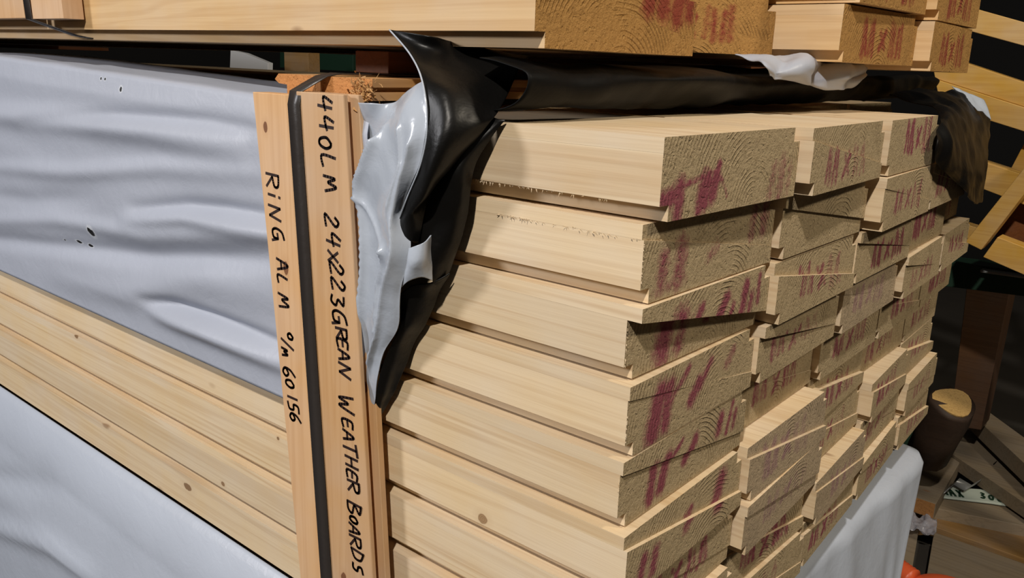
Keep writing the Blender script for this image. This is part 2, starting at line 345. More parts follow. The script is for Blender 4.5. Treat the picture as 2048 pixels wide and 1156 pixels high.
for C in range(1, 6):
    for R in range(1, 10):
        rg = random.Random(C * 100 + R); top = 0.022 - 0.2835 * (R - 1) + rg.uniform(-.002, .002)
        marks = MARK.get((C, R))
        if marks is None: marks = mxm(rg, rg.uniform(.14, .30), 0.13 + rg.uniform(-.03, .03), s=rg.uniform(.75, 1.05), h=rg.uniform(.10, .15), w=rg.uniform(.016, .025))
        if (C, R) in ((3, 1),): marks = mxm(rg, .3, .17, 1.1, .17, .02)
        pith = (rg.uniform(.45, .75), rg.uniform(-.14, .06))
        if (C, R) == (1, 1): pith = (.64, .0)
        y0 = (C - 1) * 1.02
        for h, half in enumerate(('upper', 'lower')):
            em = M['end_grey'] if (C, R) in ((2, 6), (2, 7), (3, 8), (3, 4)) else M['end']
            wm = M['pine']
            if C == 1: wm = {(6, 'lower'): knotside, (9, 'lower'): knotleft, (8, 'lower'): knotmid, (7, 'upper'): knotsmall}.get((R, half), wm)
            board(half, (C, R, 0), top, y0, EE[(C, R)][h], -16 - rg.uniform(0, .2), 'weatherboard',
                  'pine weatherboard, %s of its pair, %s row down, %s of the middle stack' % (half, ORD[R - 1], CN[C - 1]), 'board',
                  'weatherboards in the middle stack', (wm, em), pith, marks)
# upper stack
EU = {1: (-.49, -.43), 2: (-.92, -.53), 3: (-.19, -.12), 4: (-.035, -.055)}
UR = ['bottom', 'second lowest', 'third lowest']
for C in range(1, 5):
    for R in range(3):
        if R == 2 and C < 3: continue
        rg = random.Random(C * 50 + R + 900)
        e = EU[C]; e = (e[0] + rg.uniform(-.01, .01) * (R > 0), e[1] + rg.uniform(-.01, .01) * (R > 0))
        if (C, R) == (3, 1): e = (-.14, -.09)
        tilt = {1: 0.283, 2: 0.31, 3: 0.29, 4: 0.265}[C]
        top = tilt + .274 + .2835 * R
        marks = mxm(rg, rg.uniform(.2, .35), .12, .95, .15, .024)
        if (C, R) == (1, 0): marks = [((.22, .25), (.24, .32), .04, 1), ((.36, .24), (.38, .3), .035, 1), ((.22, .235), (.42, .24), .018, .9), ((.66, .18), (.68, .3), .05, 1), ((.76, .17), (.78, .3), .05, 1), ((.86, .15), (.88, .3), .05, 1), ((.95, .16), (.95, .3), .04, .9)]
        for h, half in enumerate(('upper', 'lower')):
            board(half, (C, R, 1), top, (C - 1) * 1.02, e, -16 - rg.uniform(0, .2), 'weatherboard',
                  'pine weatherboard, %s of its pair, %s row, %s of the stack above' % (half, UR[R], CN[C - 1]), 'board',
                  'weatherboards in the upper stack', (M['pine_up'], M['end_up']), (.5, -.1), marks)

# ---------------------------------------------------------------- bearers
def beam(name, x0, x1, y0, y1, z0, z1, mat, label, cat, group=None, parent=None, bev=0.001):
    o = prism(name, [(x0, y0, z0), (x1, y0, z0), (x1, y1, z0), (x0, y1, z0)], Vector((0, 0, z1 - z0)), mat, parent, bev)
    if label: tag(o, label, cat, group)
    return o
def bearer(x0, x1, y0, y1, z0, z1, label): return beam('bearer', x0, x1, y0, y1, z0, z1, M['bearer'], label, 'timber', 'bearers between the stacks')
bearer(-1.82, -1.59, .32, 4.9, .164, .262, 'dark brown timber bearer between middle and upper stack, near the board ends')
bearer(-14.4, -14.0, .3, 4.9, .20, .255, 'dark timber bearer between middle and upper stack, far along the boards')
bearer(-1.6, -1.2, .1, 5.0, -2.80, -2.525, 'timber bearer under the middle stack near the board ends')
bearer(-9.4, -9.0, .1, 5.0, -2.80, -2.525, 'timber bearer under the middle stack, far along the boards')

# ---------------------------------------------------------------- tarpaulins
def catmull(p, t):
    n = len(p) - 1; x = t * n; i = min(int(x), n - 1); f = x - i
    a, b_, c, d = p[max(i - 1, 0)], p[i], p[i + 1], p[min(i + 2, n)]
    return 0.5 * ((2 * b_) + (c - a) * f + (2 * a - 5 * b_ + 4 * c - d) * f * f + (3 * b_ - a - 3 * c + d) * f ** 3)
def sheet(name, grid, nu, nv, mats, parent=None, disp=None, thick=0.0009, amp=0.0, fs_=6.0):
    """grid rows of control points -> smooth double sided film"""
    rows = []
    for j in range(nv + 1):
        t = j / nv
        ctrl = [catmull([Vector(r[i]) for r in grid], t) for i in range(len(grid[0]))]
        rows.append([catmull(ctrl, i / nu) for i in range(nu + 1)])
    vs = []
    for j in range(nv + 1):
        for i in range(nu + 1):
            p = rows[j][i]
            du = rows[j][min(i + 1, nu)] - rows[j][max(i - 1, 0)]; dv = rows[min(j + 1, nv)][i] - rows[max(j - 1, 0)][i]
            nn = dv.cross(du); nn = nn.normalized() if nn.length > 1e-9 else Vector((0, -1, 0))
            d = amp * noise.noise(p * fs_) + amp * .5 * noise.noise(p * fs_ * 2.7)
            if disp: d += disp(p, i / nu, j / nv)
            vs.append(p + nn * d)
    fs = [[j * (nu + 1) + i, (j + 1) * (nu + 1) + i, (j + 1) * (nu + 1) + i + 1, j * (nu + 1) + i + 1] for j in range(nv) for i in range(nu)]
    o = link(name, vs, fs, mats, parent, smooth=True)
    so = o.modifiers.new('film', 'SOLIDIFY'); so.thickness = thick; so.offset = 0
    if isinstance(mats, list) and len(mats) > 1: so.material_offset = 1; so.material_offset_rim = 0
    return o
def ridge(pts, amp, w):
    """pts in (x,z) board units"""
    def f(x, z):
        best = 1e9; tt = 0; L = len(pts) - 1
        for i in range(L):
            ax, az = pts[i]; bx, bz = pts[i + 1]; dx, dz = bx - ax, bz - az
            t = max(0, min(1, ((x - ax) * dx + (z - az) * dz) / (dx * dx + dz * dz)))
            qx, qz = x - ax - dx * t, z - az - dz * t
            d = math.hypot(qx * .6, qz)
            if d < best: best = d; sg = qz; tt = (i + t) / L
        e = max(0.0, math.sin(math.pi * min(1, max(0, .04 + .96 * tt))) ** .5)
        return amp * e * math.exp(-(best / w) ** 2)
    return f
def PX(l, Y=-0.06): return [(lambda p: (p.x, p.z))(atY(a, b_, Y)) for a, b_ in l]
RG = [ridge(PX([(-60, 225), (120, 240), (300, 262), (500, 300)]), .055, .07),
      ridge(PX([(60, 240), (250, 232), (420, 238), (560, 262)]), -.035, .045),
      ridge(PX([(-60, 330), (150, 345), (330, 335), (560, 352)]), .03, .05),
      ridge(PX([(280, 418), (380, 412), (460, 418), (600, 440)]), -.045, .04),
      ridge(PX([(260, 440), (380, 432), (500, 455), (620, 480)]), .05, .05),
      ridge(PX([(-80, 470), (120, 492), (300, 512), (480, 515), (600, 520)]), -.05, .06),
      ridge(PX([(-80, 440), (120, 440), (300, 470), (600, 470)]), .03, .05),
      ridge(PX([(300, 600), (360, 608), (450, 640), (600, 700)]), -.055, .035),
      ridge(PX([(320, 630), (420, 665), (600, 740)]), .06, .05),
      ridge(PX([(120, 560), (260, 590), (420, 560), (600, 600)]), .03, .09),
      ridge(PX([(-100, 380), (60, 400), (200, 395)]), -.02, .06)]
def side_disp(x, z):
    d = .85 * sum(r(x, z) for r in RG)
    d += .018 * noise.noise(Vector((x * .5, z * 2.2, 3))) + .008 * noise.noise(Vector((x * 1.4, z * 5, 9)))
    return d
vs = []; NU, NV = 260, 110
XL, XR = -15.8, -1.28
prof = []
for i in range(NU + 1):
    x = XL + (XR - XL) * (1 - (1 - i / NU) ** 1.9)
    for j in range(NV + 1):
        t = j / NV
        zt = .06 + .115 * max(0, min(1, (-x - 2.0) / 3.2))
        if t < .14:      # over the top edge
            s = t / .14; y = .55 - .58 * s; z = zt - .012 * s ** 2 + .01 * noise.noise(Vector((x * 2, y * 3, 0)))
        else:
            s = (t - .14) / .86; z = zt - .012 - (zt + 1.385) * s
            env = min(1, s * 7) * (.25 + .75 * min(1, (1 - s) * 8))
            y = -.03 - .03 * min(1, s * 12) - side_disp(x, z) * env - .012
            y = min(y, -.014)
        vs.append((x, y, z))
fs = [[i * (NV + 1) + j, (i + 1) * (NV + 1) + j, (i + 1) * (NV + 1) + j + 1, i * (NV + 1) + j + 1] for i in range(NU) for j in range(NV)]
tp = link('tarpaulin', vs, fs, M['tarp'], smooth=True)
tag(tp, 'grey plastic tarpaulin with torn holes wrapped over the side of the middle stack', 'tarpaulin')
so = tp.modifiers.new('film', 'SOLIDIFY'); so.thickness = .0008
# crumpled end of the same tarpaulin: grey outside, black inside
def G(rows): return [[atY(px, py, Y) for (px, py, Y) in r] for r in rows]
g1 = G([[(690, 203, -.045), (735, 207, -.10), (785, 206, -.07), (818, 180, -.12), (845, 163, -.16)],
        [(700, 262, -.05), (733, 285, -.03), (768, 265, -.13), (808, 235, -.20), (853, 250, -.20)],
        [(706, 335, -.05), (722, 340, -.04), (752, 335, -.16), (800, 325, -.20), (841, 325, -.20)],
        [(712, 430, -.05), (730, 430, -.09), (752, 430, -.15), (775, 425, -.22), (806, 415, -.18)],
        [(716, 520, -.05), (738, 520, -.10), (762, 520, -.15), (788, 510, -.22), (822, 492, -.19)],
        [(720, 610, -.05), (735, 610, -.10), (752, 600, -.14), (775, 590, -.20), (800, 585, -.19)],
        [(722, 680, -.05), (733, 680, -.08), (748, 672, -.12), (768, 662, -.16), (796, 655, -.15)],
        [(722, 755, -.05), (730, 755, -.07), (738, 745, -.09), (748, 735, -.11), (762, 722, -.12)],
        [(738, 835, -.04), (740, 840, -.05), (742, 845, -.05), (744, 848, -.06), (746, 852, -.06)]])
CRL = [([(.18, .98), (.22, .6), (.34, .33), (.50, .17)], .042, .035), ([(.34, .33), (.52, .40), (.62, .48)], .022, .025), ([(.55, .12), (.44, .25), (.36, .30)], .02, .03),
       ([(.62, .48), (.55, .58), (.58, .74)], .022, .022), ([(.72, .16), (.80, .26), (.78, .36)], .02, .025), ([(.86, .2), (.84, .36), (.72, .60), (.62, .85)], .03, .04)]
def crease(p, u, v):
    c = 0
    for pl, am, w in CRL:
        best = 9
        for (ax, ay), (bx, by) in zip(pl, pl[1:]):
            dx, dy = bx - ax, by - ay; t = max(0, min(1, ((u - ax) * dx + (v - ay) * dy) / (dx * dx + dy * dy)))
            best = min(best, math.hypot(u - ax - dx * t, (v - ay - dy * t) * 1.3))
        c += am * math.exp(-best / w)
    return c * min(1, u * 6) * min(1, (1 - u) * 12)
f1 = sheet('end_flap', g1, 100, 170, [M['flap'], M['black']], tp, crease, amp=.007, fs_=5)
f1['label'] = 'crumpled glossy grey end of the tarpaulin'
g2 = G([[(800, 500, -.16), (820, 496, -.20), (845, 486, -.19), (862, 470, -.14)],
        [(795, 545, -.17), (818, 530, -.21), (845, 520, -.19), (864, 515, -.13)],
        [(788, 590, -.16), (812, 566, -.19), (842, 555, -.17), (866, 562, -.12)]])
sheet('corner_fold', g2, 30, 24, [M['flap'], M['black']], tp, amp=.006)
g3 = G([[(796, 592, -.15), (825, 572, -.13), (866, 564, -.10), (900, 545, -.05)],
        [(797, 625, -.13), (825, 612, -.11), (850, 600, -.08), (872, 600, -.03)],
        [(800, 655, -.12), (815, 655, -.10), (832, 650, -.07), (850, 650, -.03)],
        [(768, 722, -.11), (785, 722, -.09), (802, 718, -.06), (818, 712, -.03)],
        [(752, 790, -.09), (765, 795, -.07), (775, 790, -.05), (790, 780, -.03)],
        [(745, 850, -.06), (750, 848, -.05), (755, 842, -.04), (762, 835, -.03)]])
sheet('black_lining', g3, 26, 50, M['black'], tp, amp=.012, fs_=5)
g4 = G([[(780, 60, -.06), (860, 72, -.05), (950, 95, .20), (1060, 111, .34)],
        [(822, 110, -.12), (880, 112, -.02), (950, 122, .08), (1040, 135, .2)],
        [(846, 165, -.19), (895, 175, -.16), (950, 180, -.06), (1012, 195, .06)],
        [(855, 250, -.22), (890, 255, -.22), (930, 255, -.16), (985, 240, -.05)],
        [(843, 325, -.22), (865, 328, -.24), (890, 328, -.20), (935, 300, -.10)],
        [(815, 395, -.20), (835, 398, -.23), (855, 392, -.21), (885, 355, -.14)],
        [(798, 440, -.19), (808, 440, -.21), (828, 432, -.20), (858, 400, -.15)],
        [(793, 460, -.19), (808, 470, -.20), (822, 482, -.19), (836, 485, -.16)]])
f4 = sheet('black_fold', g4, 44, 80, [M['black'], M['black']], tp, amp=.008, fs_=4)
f4['label'] = 'black inner side folded outwards'
ed = [catmull([Vector(r[0]) for r in g4], k / 60) + Vector((0.004, -.006, 0)) for k in range(61)]
tube('fold_edge', ed, .0035, M['flap'], tp, 6)
g5 = G([[(975, 225, -.03), (985, 232, -.03), (998, 238, -.03), (1010, 240, -.02)],
        [(905, 300, -.12), (925, 310, -.12), (940, 318, -.10), (955, 322, -.06)],
        [(850, 380, -.15), (890, 385, -.15), (920, 388, -.12), (940, 392, -.07)],
        [(822, 470, -.15), (860, 462, -.14), (905, 450, -.11), (934, 438, -.06)],
        [(860, 500, -.13), (875, 500, -.12), (898, 495, -.09), (916, 492, -.05)],
        [(864, 565, -.10), (872, 568, -.08), (882, 560, -.06), (893, 552, -.03)]])
sheet('inner_fold', g5, 30, 60, M['black'], tp, amp=.016, fs_=4)
# black flap folded back on top along the whole end, between the stacks
def Xp(px, py, X): return atX(px, py, X)
top_rows = [[], [], [], []]
for k in range(0, 25):
    y = -.03 + 5.15 * k / 24
    wv = .05 * noise.noise(Vector((y * 1.3, 4, 1)))
    top_rows[0].append(Vector((-.72 - .2 * math.sin(y), y, .235 + .01 * math.sin(3 * y))))
    top_rows[1].append(Vector((-.50 + wv, y, .20)))
    top_rows[2].append(Vector((-.54 - wv * .8, y, .10)))
    top_rows[3].append(Vector((-.66 + .05 * math.sin(y * 2.3) - .1 * (y < .4), y, .058)))
f6 = sheet('folded_end_flap', top_rows, 150, 24, M['black_matt'], tp, amp=.022, fs_=2.2)
# far corner drape
def A4(rows): return [[atY(px, py, Y) for (px, py, Y) in r] for r in rows]
def A5(rows): return [[atX(px, py, X) for (px, py, X) in r] for r in rows]
g7 = A5([[(1780, 186, -.42), (1850, 180, -.40), (1920, 185, -.34), (1968, 214, -.30)],
         [(1872, 222, -.10), (1895, 218, -.06), (1935, 222, -.10), (1977, 255, -.22)],
         [(1876, 262, .12), (1900, 270, .12), (1940, 285, .03), (1978, 305, -.12)],
         [(1871, 322, .13), (1905, 325, .15), (1945, 340, .09), (1973, 345, -.08)],
         [(1920, 372, .12), (1932, 372, .12), (1950, 380, .05), (1968, 382, -.05)],
         [(1934, 395, .10), (1942, 402, .08), (1952, 408, .04), (1962, 405, -.03)]])
f7 = sheet('corner_drape', g7, 40, 60, M['black'], tp, amp=.03, fs_=3)
# grey crumples that show under the upper stack
g8 = G([[(1470, 108, 1.6), (1560, 112, 2.0), (1650, 118, 2.5), (1735, 135, 2.9)],
        [(1500, 125, 1.6), (1585, 125, 1.9), (1655, 130, 2.3), (1728, 150, 2.8)],
        [(1520, 145, 1.55), (1590, 142, 1.85), (1640, 162, 2.2), (1715, 160, 2.7)],
        [(1540, 152, 1.6), (1600, 166, 1.95), (1660, 180, 2.3), (1705, 178, 2.7)]])
f8 = sheet('grey_crumple', g8, 40, 30, M['tarp'], tp, lambda p, u, v: .05 * abs(math.sin(u * 9 + v * 2)) * math.sin(math.pi * v), amp=.03, fs_=4)
g9 = G([[(1905, 172, 5.0), (1935, 185, 5.15), (1968, 200, 5.3)], [(1935, 200, 5.1), (1950, 205, 5.2), (1974, 218, 5.3)], [(1955, 222, 5.15), (1966, 228, 5.25), (1982, 240, 5.3)]])
sheet('far_grey_fold', g9, 16, 12, M['flap'], tp, amp=.02)

# lower stack wrapped in tarpaulin: closed box with a loose skin
RL = [ridge(PX([(-80, 800), (100, 850), (300, 950), (480, 1080), (600, 1160)], -.2), -.08, .07),
      ridge(PX([(-80, 850), (60, 900), (250, 1010), (420, 1160)], -.2), .12, .06),
      ridge(PX([(-80, 960), (60, 990), (200, 1080), (320, 1180)], -.25), -.09, .07),
      ridge(PX([(-80, 1050), (60, 1100), (160, 1180)], -.25), .08, .07),
      ridge(PX([(-80, 800), (140, 900), (330, 1020), (500, 1160)], -.2), .04, .03)]
vs = []; NA, NZ = 0, 60
path = []   # outline in plan from far left along the side, round the near corner, across the end, to the far corner
for k in range(150): path.append((-15.8 + 15.5 * (1 - (1 - k / 149) ** 1.5), 0, 0))
for k in range(1, 8): a = k / 8 * math.pi / 2; path.append((-.30 + .14 * math.sin(a), .14 - .14 * math.cos(a), 0))
for k in range(80): path.append((-.16 - .02 * k / 79, .14 + 4.8 * k / 79, 1))
for k in range(1, 8): a = k / 8 * math.pi / 2; path.append((-.18 - .14 + .14 * math.cos(a), 4.94 + .14 * math.sin(a), 1))
for k in range(60): path.append((-.32 - 15.5 * k / 59, 5.08, 2))
zs = [(-2.84, .55), (-2.835, .2), (-2.85, .05), (-2.90, .0)] + [(-2.9 - 2.85 * k / 46, 0) for k in range(1, 47)]
for (x, y, f) in path:
    for (z, ins) in zs:
        zz = z; px_, py_ = x, y
        if f == 0 and x < -.35:
            lift = max(0, min(1, (-1.1 - x) * 1.6))      # on the long side the sheet runs up to the boards
            if ins > 0 or z > -2.95: zz = z + lift * (.358 if ins == 0 else .326)
            t = (z + 2.84) / -2.9
            py_ = y + ins * .3 * (1 - lift) - .02 - (.10 + .75 * sum(r(x, zz) for r in RL)) * min(1, max(0, t * 5)) * lift
            py_ = min(py_, .03)
            if lift > .3 and ins > 0: py_ = .02 * ins * 2
        elif f == 1:
            px_ = x - ins + (.05 * noise.noise(Vector((0, y * 1.2, z * .8))) + .03 * noise.noise(Vector((3, y * 3, z * 1.1)))) * (ins == 0)
            px_ += .10 * min(1.4, -2.84 - z) * (ins == 0) + .035 * (y - 2.5); py_ = y - .62 * min(1.6, -2.84 - z) * max(0, y - 3.9) * (ins == 0)
        else: py_ = y - ins
        vs.append((px_, py_, zz))
nz = len(zs)
fs = [[i * nz + j, (i + 1) * nz + j, (i + 1) * nz + j + 1, i * nz + j + 1] for i in range(len(path) - 1) for j in range(nz - 1)]
lp = link('wrapped_stack', vs, fs, M['tarp2'], smooth=True)
beam('pack_core', -15.6, -.6, .3, 4.8, -ZF + .02, -2.86, M['pine'], None, None, parent=lp)
tag(lp, 'lowest stack fully wrapped in grey tarpaulin, on the floor under the boards', 'stack')

# ---------------------------------------------------------------- upright planks, straps, cross batten
def lean(p, z, ltop): return p
def upright(name, prof, z0, z1, mat, label, shift0=0.0):
    """prof: (x, y, lean) corners in plan at z=.07"""
    vs = []; n = len(prof); zz = [z1 + (z0 - z1) * k / 12 for k in range(13)]
    for z in zz:
        for (x, y, l) in prof: vs.append((x + (0.07 - z) * l + shift0 * 0, y, z))
    fs = [[k * n + i, k * n + (i + 1) % n, (k + 1) * n + (i + 1) % n, (k + 1) * n + i] for k in range(12) for i in range(n)]
    fs += [list(range(n)), [12 * n + i for i in range(n)][::-1]]
    o = fix(link(name, vs, fs, mat)); bevel(o, .0006, 1); return tag(o, label, 'plank')
PA = upright('upright_plank', [(-1.972, -.05, .098), (-1.972, -.14, .098), (-1.735, -.14, .068), (-1.705, -.118, .065), (-1.69, -.118, .065), (-1.69, -.05, .065)], -2.78, .068, M['plank'],
             'left planed upright plank with handwritten order number, strapped to the middle stack')
PB = upright('upright_plank', [(-1.652, -.05, .062), (-1.652, -.14, .062), (-1.40, -.14, .068), (-1.352, -.130, .07), (-1.352, -.108, .07), (-1.385, -.108, .07), (-1.385, -.082, .07), (-1.318, -.082, .068), (-1.318, -.05, .068)], -2.78, .085, M['plank'],
             'right planed upright plank with grooved edge and handwritten board size')
# handwriting -----------------------------------------------------
GL = {'R': [[(0, 0), (0, 1)], [(0, 1), (.5, .95), (.55, .65), (.1, .5)], [(.1, .5), (.62, 0)]],
 'i': [[(.2, 0), (.25, .55)], [(.28, .85), (.3, .95)]],
 'N': [[(0, 0), (.08, .95)], [(.08, .95), (.5, .05)], [(.5, .05), (.68, .95)]],
 'G': [[(.5, .95), (.15, .8), (0, .35), (.12, .05), (.45, .1), (.5, .45)], [(.5, .45), (.25, .42)], [(.5, .45), (.62, -.05)]],
 'A': [[(0, 0), (.3, 1), (.6, 0)], [(.1, .38), (.55, .38)]],
 'L': [[(.1, 1), (0, .05), (.5, .08)]],
 'M': [[(0, 0), (.1, .8), (.28, .3), (.48, .85), (.68, .05)]],
 'm': [[(0, 0), (.06, .6), (.2, .25), (.34, .62), (.48, .05)]],
 'O': [[(.3, .95), (.03, .65), (.08, .15), (.35, .0), (.55, .35), (.5, .8), (.3, .95)]],
 'o': [[(.2, .9), (.0, .65), (.1, .4), (.33, .45), (.36, .78), (.2, .9)]],
 '/': [[(0, -.1), (.4, 1)]],
 '6': [[(.4, 1), (.1, .65), (.02, .2), (.25, 0), (.45, .2), (.3, .45), (.05, .3)]],
 '0': [[(.25, .85), (.02, .55), (.1, .1), (.35, .05), (.5, .45), (.4, .8), (.25, .85)]],
 '1': [[(.15, 0), (.2, 1)]],
 '5': [[(.5, 1), (.12, .95), (.08, .55), (.38, .5), (.4, .12), (.02, .0)]],
 '4': [[(.25, 1), (.05, .4), (.62, .5)], [(.5, .95), (.45, 0)]],
 '2': [[(.05, .75), (.25, 1), (.45, .75), (.0, .05), (.55, .1)]],
 '9': [[(.45, .75), (.2, .5), (.05, .75), (.25, 1), (.45, .85), (.42, 0)]],
 'x': [[(0, .1), (.5, .75)], [(.05, .8), (.48, .05)]],
 '3': [[(.05, .95), (.45, .85), (.2, .52), (.48, .3), (.3, 0), (0, .1)]],
 'E': [[(.5, .95), (.05, .92), (0, .05), (.5, .08)], [(.03, .5), (.4, .52)]],
 'W': [[(0, 1), (.15, .05), (.32, .65), (.5, .02), (.72, 1)]],
 'T': [[(.0, .95), (.6, 1)], [(.3, .97), (.28, 0)]],
 'H': [[(.02, 0), (.05, 1)], [(.5, 0), (.55, 1)], [(.04, .5), (.52, .5)]],
 'B': [[(0, 0), (.03, 1)], [(.03, 1), (.45, .85), (.08, .52), (.55, .3), (.4, .02), (0, 0)]],
 'D': [[(.0, 0), (.05, 1)], [(.05, 1), (.5, .75), (.5, .25), (0, 0)]],
 'S': [[(.5, .95), (.12, .85), (.15, .55), (.45, .4), (.35, .05), (0, .05)]],
 'C': [[(.5, .9), (.1, .8), (.05, .2), (.5, .1)]]}
def write(items, Y, parent, H=0.092, wpen=.0060, lean_=.07):
    """items: (char, px, py) centre of each letter; text runs downwards, letter tops to the right"""
    rng = random.Random(3)
    def pen(p, q):
        d = Vector((q[0] - p[0], 0, q[1] - p[1])); 
        if d.length < 1e-6: return
        d.normalize(); nn = Vector((d.z, 0, -d.x)) * wpen
        P = Vector((p[0], Y - .0015, p[1])) - d * wpen * .5; Q = Vector((q[0], Y - .0015, q[1])) + d * wpen * .5
        b0 = len(vs)
        for oy in (0, .004):
            for c in (P + nn, Q + nn, Q - nn, P - nn): vs.append(Vector((c.x, c.y + oy, c.z)))
        fs.extend([[b0, b0 + 1, b0 + 2, b0 + 3], [b0 + 4, b0 + 7, b0 + 6, b0 + 5]] + [[b0 + i, b0 + (i + 1) % 4, b0 + 4 + (i + 1) % 4, b0 + 4 + i] for i in range(4)])
    for it in items:
        vs, fs = [], []
        ch, px, py = it[:3]; h = H * (it[3] if len(it) > 3 else 1)
        c = atY(px, py, Y); g = GL[ch]; xs = [p[0] for s in g for p in s]; w = (max(xs) + min(xs)) / 2
        rot = rng.uniform(-.08, .08)
        for s in g:
            pts = [Vector((a - w, b_ - .5, 0)) for a, b_ in s]
            if len(pts) > 2:
                k = (len(pts) - 1) * 5; pts = [catmull(pts, i / k) for i in range(k + 1)]
            q = []
            for p in pts:
                a, b_ = p.x * math.cos(rot) - p.y * math.sin(rot), p.x * math.sin(rot) + p.y * math.cos(rot)
                q.append((c.x + b_ * h - a * h * lean_ * -1, c.z - a * h))
            for i in range(len(q) - 1): pen(q[i], q[i + 1])
        lo = link('handwritten_letter', vs, fs, M['ink'], parent); lo['label'] = 'dark marker letter'
write([('R', 545, 362), ('i', 549, 392), ('N', 550, 426), ('G', 557, 470), ('A', 565, 530, .9), ('L', 565, 560, .8), ('M', 569, 604), ('o', 578, 672, .8), ('/', 576, 689, .9), ('m', 573, 706, .8),
            ('6', 578, 745), ('0', 581, 768, .8), ('1', 585, 796, .8), ('5', 587, 815, .9), ('6', 591, 836, .9)], -.14, PA)
write([('4', 650, 207), ('4', 653, 247), ('0', 652, 286), ('L', 657, 322), ('M', 662, 368), ('2', 663, 443), ('4', 667, 480), ('x', 668, 513), ('2', 673, 538), ('2', 676, 570), ('3', 676, 601), ('G', 680, 637, 1.1),
            ('R', 683, 668, .8), ('E', 685, 688, .8), ('A', 688, 711, .8), ('N', 690, 742, .9), ('W', 692, 808, 1.1), ('E', 695, 848, .8), ('A', 697, 872, .8), ('T', 700, 898), ('H', 703, 925, .9), ('E', 704, 951, .8), ('R', 707, 974, .85),
            ('B', 709, 1018), ('O', 708, 1040, .6), ('A', 709, 1060, .8), ('R', 711, 1084, .85), ('D', 715, 1110, .9), ('S', 716, 1137, .8)], -.1405, PB)
# strap ------------------------------------------------------------
def ribbon(name, pts, wv, width, mat, parent=None, th=.0009):
    """pts centre line; wv width direction per point"""
    vs, fs = [], []
    for i, p in enumerate(pts):
        w = Vector(wv[i] if isinstance(wv, list) else wv).normalized() * width / 2
        vs += [Vector(p) - w, Vector(p) + w]
    fs = [[2 * i, 2 * i + 1, 2 * i + 3, 2 * i + 2] for i in range(len(pts) - 1)]
    o = link(name, vs, fs, mat, parent, smooth=True); so = o.modifiers.new('s', 'SOLIDIFY'); so.thickness = th; so.offset = 0; return o
sp = [Vector((-1.665 + (0.07 - z) * .062, -.146, z)) for z in (-2.78, -2.2, -1.6, -1.0, -.5, -.1, .03)]
sp += [Vector((-1.66, -.135, .085)), Vector((-1.63, -.09, .118)), Vector((-1.60, -.045, .150)), Vector((-1.585, .02, .163)), Vector((-1.58, .12, .161)), Vector((-1.57, .5, .161)), Vector((-1.55, 1.5, .161)), Vector((-1.5, 5.05, .161))]
st = ribbon('strap', sp, Vector((1, 0, 0)), .084, M['strap'])
tag(st, 'dark plastic strap running down between the two written planks and over the batten', 'strap')
# cross batten
bprof = [(-1.93, .150), (-1.96, .125), (-1.93, .108), (-1.87, .104), (-1.87, .062), (-1.30, .062), (-1.30, .095), (-1.325, .100), (-1.325, .112), (-1.295, .116), (-1.295, .150)]
bt_ = prism('cross_batten', [(x, -.028, z) for x, z in bprof], Vector((0, 5.05, 0)), M['batten'])
tag(bt_, 'orange brown profiled batten lying across the top of the tarpaulin under the strap', 'batten')
ev = [(x, -.0285, z) for x, z in bprof]
eo = fix(prism('sawn_end', ev, Vector((0, -.001, 0)), M['batten_end'], bt_))
vs, fs = [], []; rng = random.Random(11)
for k in range(90):
    c = Vector((-1.33 + rng.gauss(0, .035), -.045 + rng.gauss(0, .012), .095 + rng.gauss(0, .03)))
    d = Vector((rng.gauss(.4, 1), rng.gauss(-.3, .6), rng.gauss(.3, 1))).normalized(); L = rng.uniform(.01, .05); w = rng.uniform(.0015, .005)
    s = d.orthogonal().normalized() * w; kk = d.cross(s).normalized() * w * .5; mid = c + d * L * .5 + s * rng.uniform(-3, 3); b0 = len(vs)
    for p, q in ((c, 1), (mid, 1), (c + d * L, .3)):
        vs += [p - s * q, p + s * q, p + kk * q * 1.4]
    for a in (0, 3):
        for i in range(3): fs.append([b0 + a + i, b0 + a + (i + 1) % 3, b0 + a + 3 + (i + 1) % 3, b0 + a + 3 + i])
sh = link('splinters', vs, fs, M['batten'], bt_); sh['kind'] = 'stuff'; sh['label'] = 'frayed wood splinters on the batten corner'
# second set of planks on the upper stack, top left of the photo
def up2(a, b_, lab, yf=-.13):
    p, q = atY(a, 38, yf), atY(b_, 38, yf)
    o = prism('upright_plank', [(p.x, yf, p.z), (q.x, yf, p.z), (q.x, -.012, p.z), (p.x, -.012, p.z)], Vector((-.1, 0, 1.6)), M['plank'], None, .0006); return tag(o, lab, 'plank')
up2(-60, 50, 'left one of two pale planks strapped to the upper stack, bottom ends showing')
up2(66, 127, 'right one of two pale planks strapped to the upper stack, bottom ends showing')
a, c = atY(58, 38, -.135), atY(150, 71, -.01)
s2 = ribbon('strap', [a + Vector((-.06, 0, .8)), a + Vector((-.02, 0, .2)), a, a + (c - a) * .5, c, c + Vector((.05, .06, -.012)), c + Vector((.12, 1.2, -.012)), c + Vector((.3, 4.1, -.03))], Vector((1, 0, 0)), .085, M['strap'])
tag(s2, 'dark plastic strap passing under the upper stack beside its planks', 'strap')
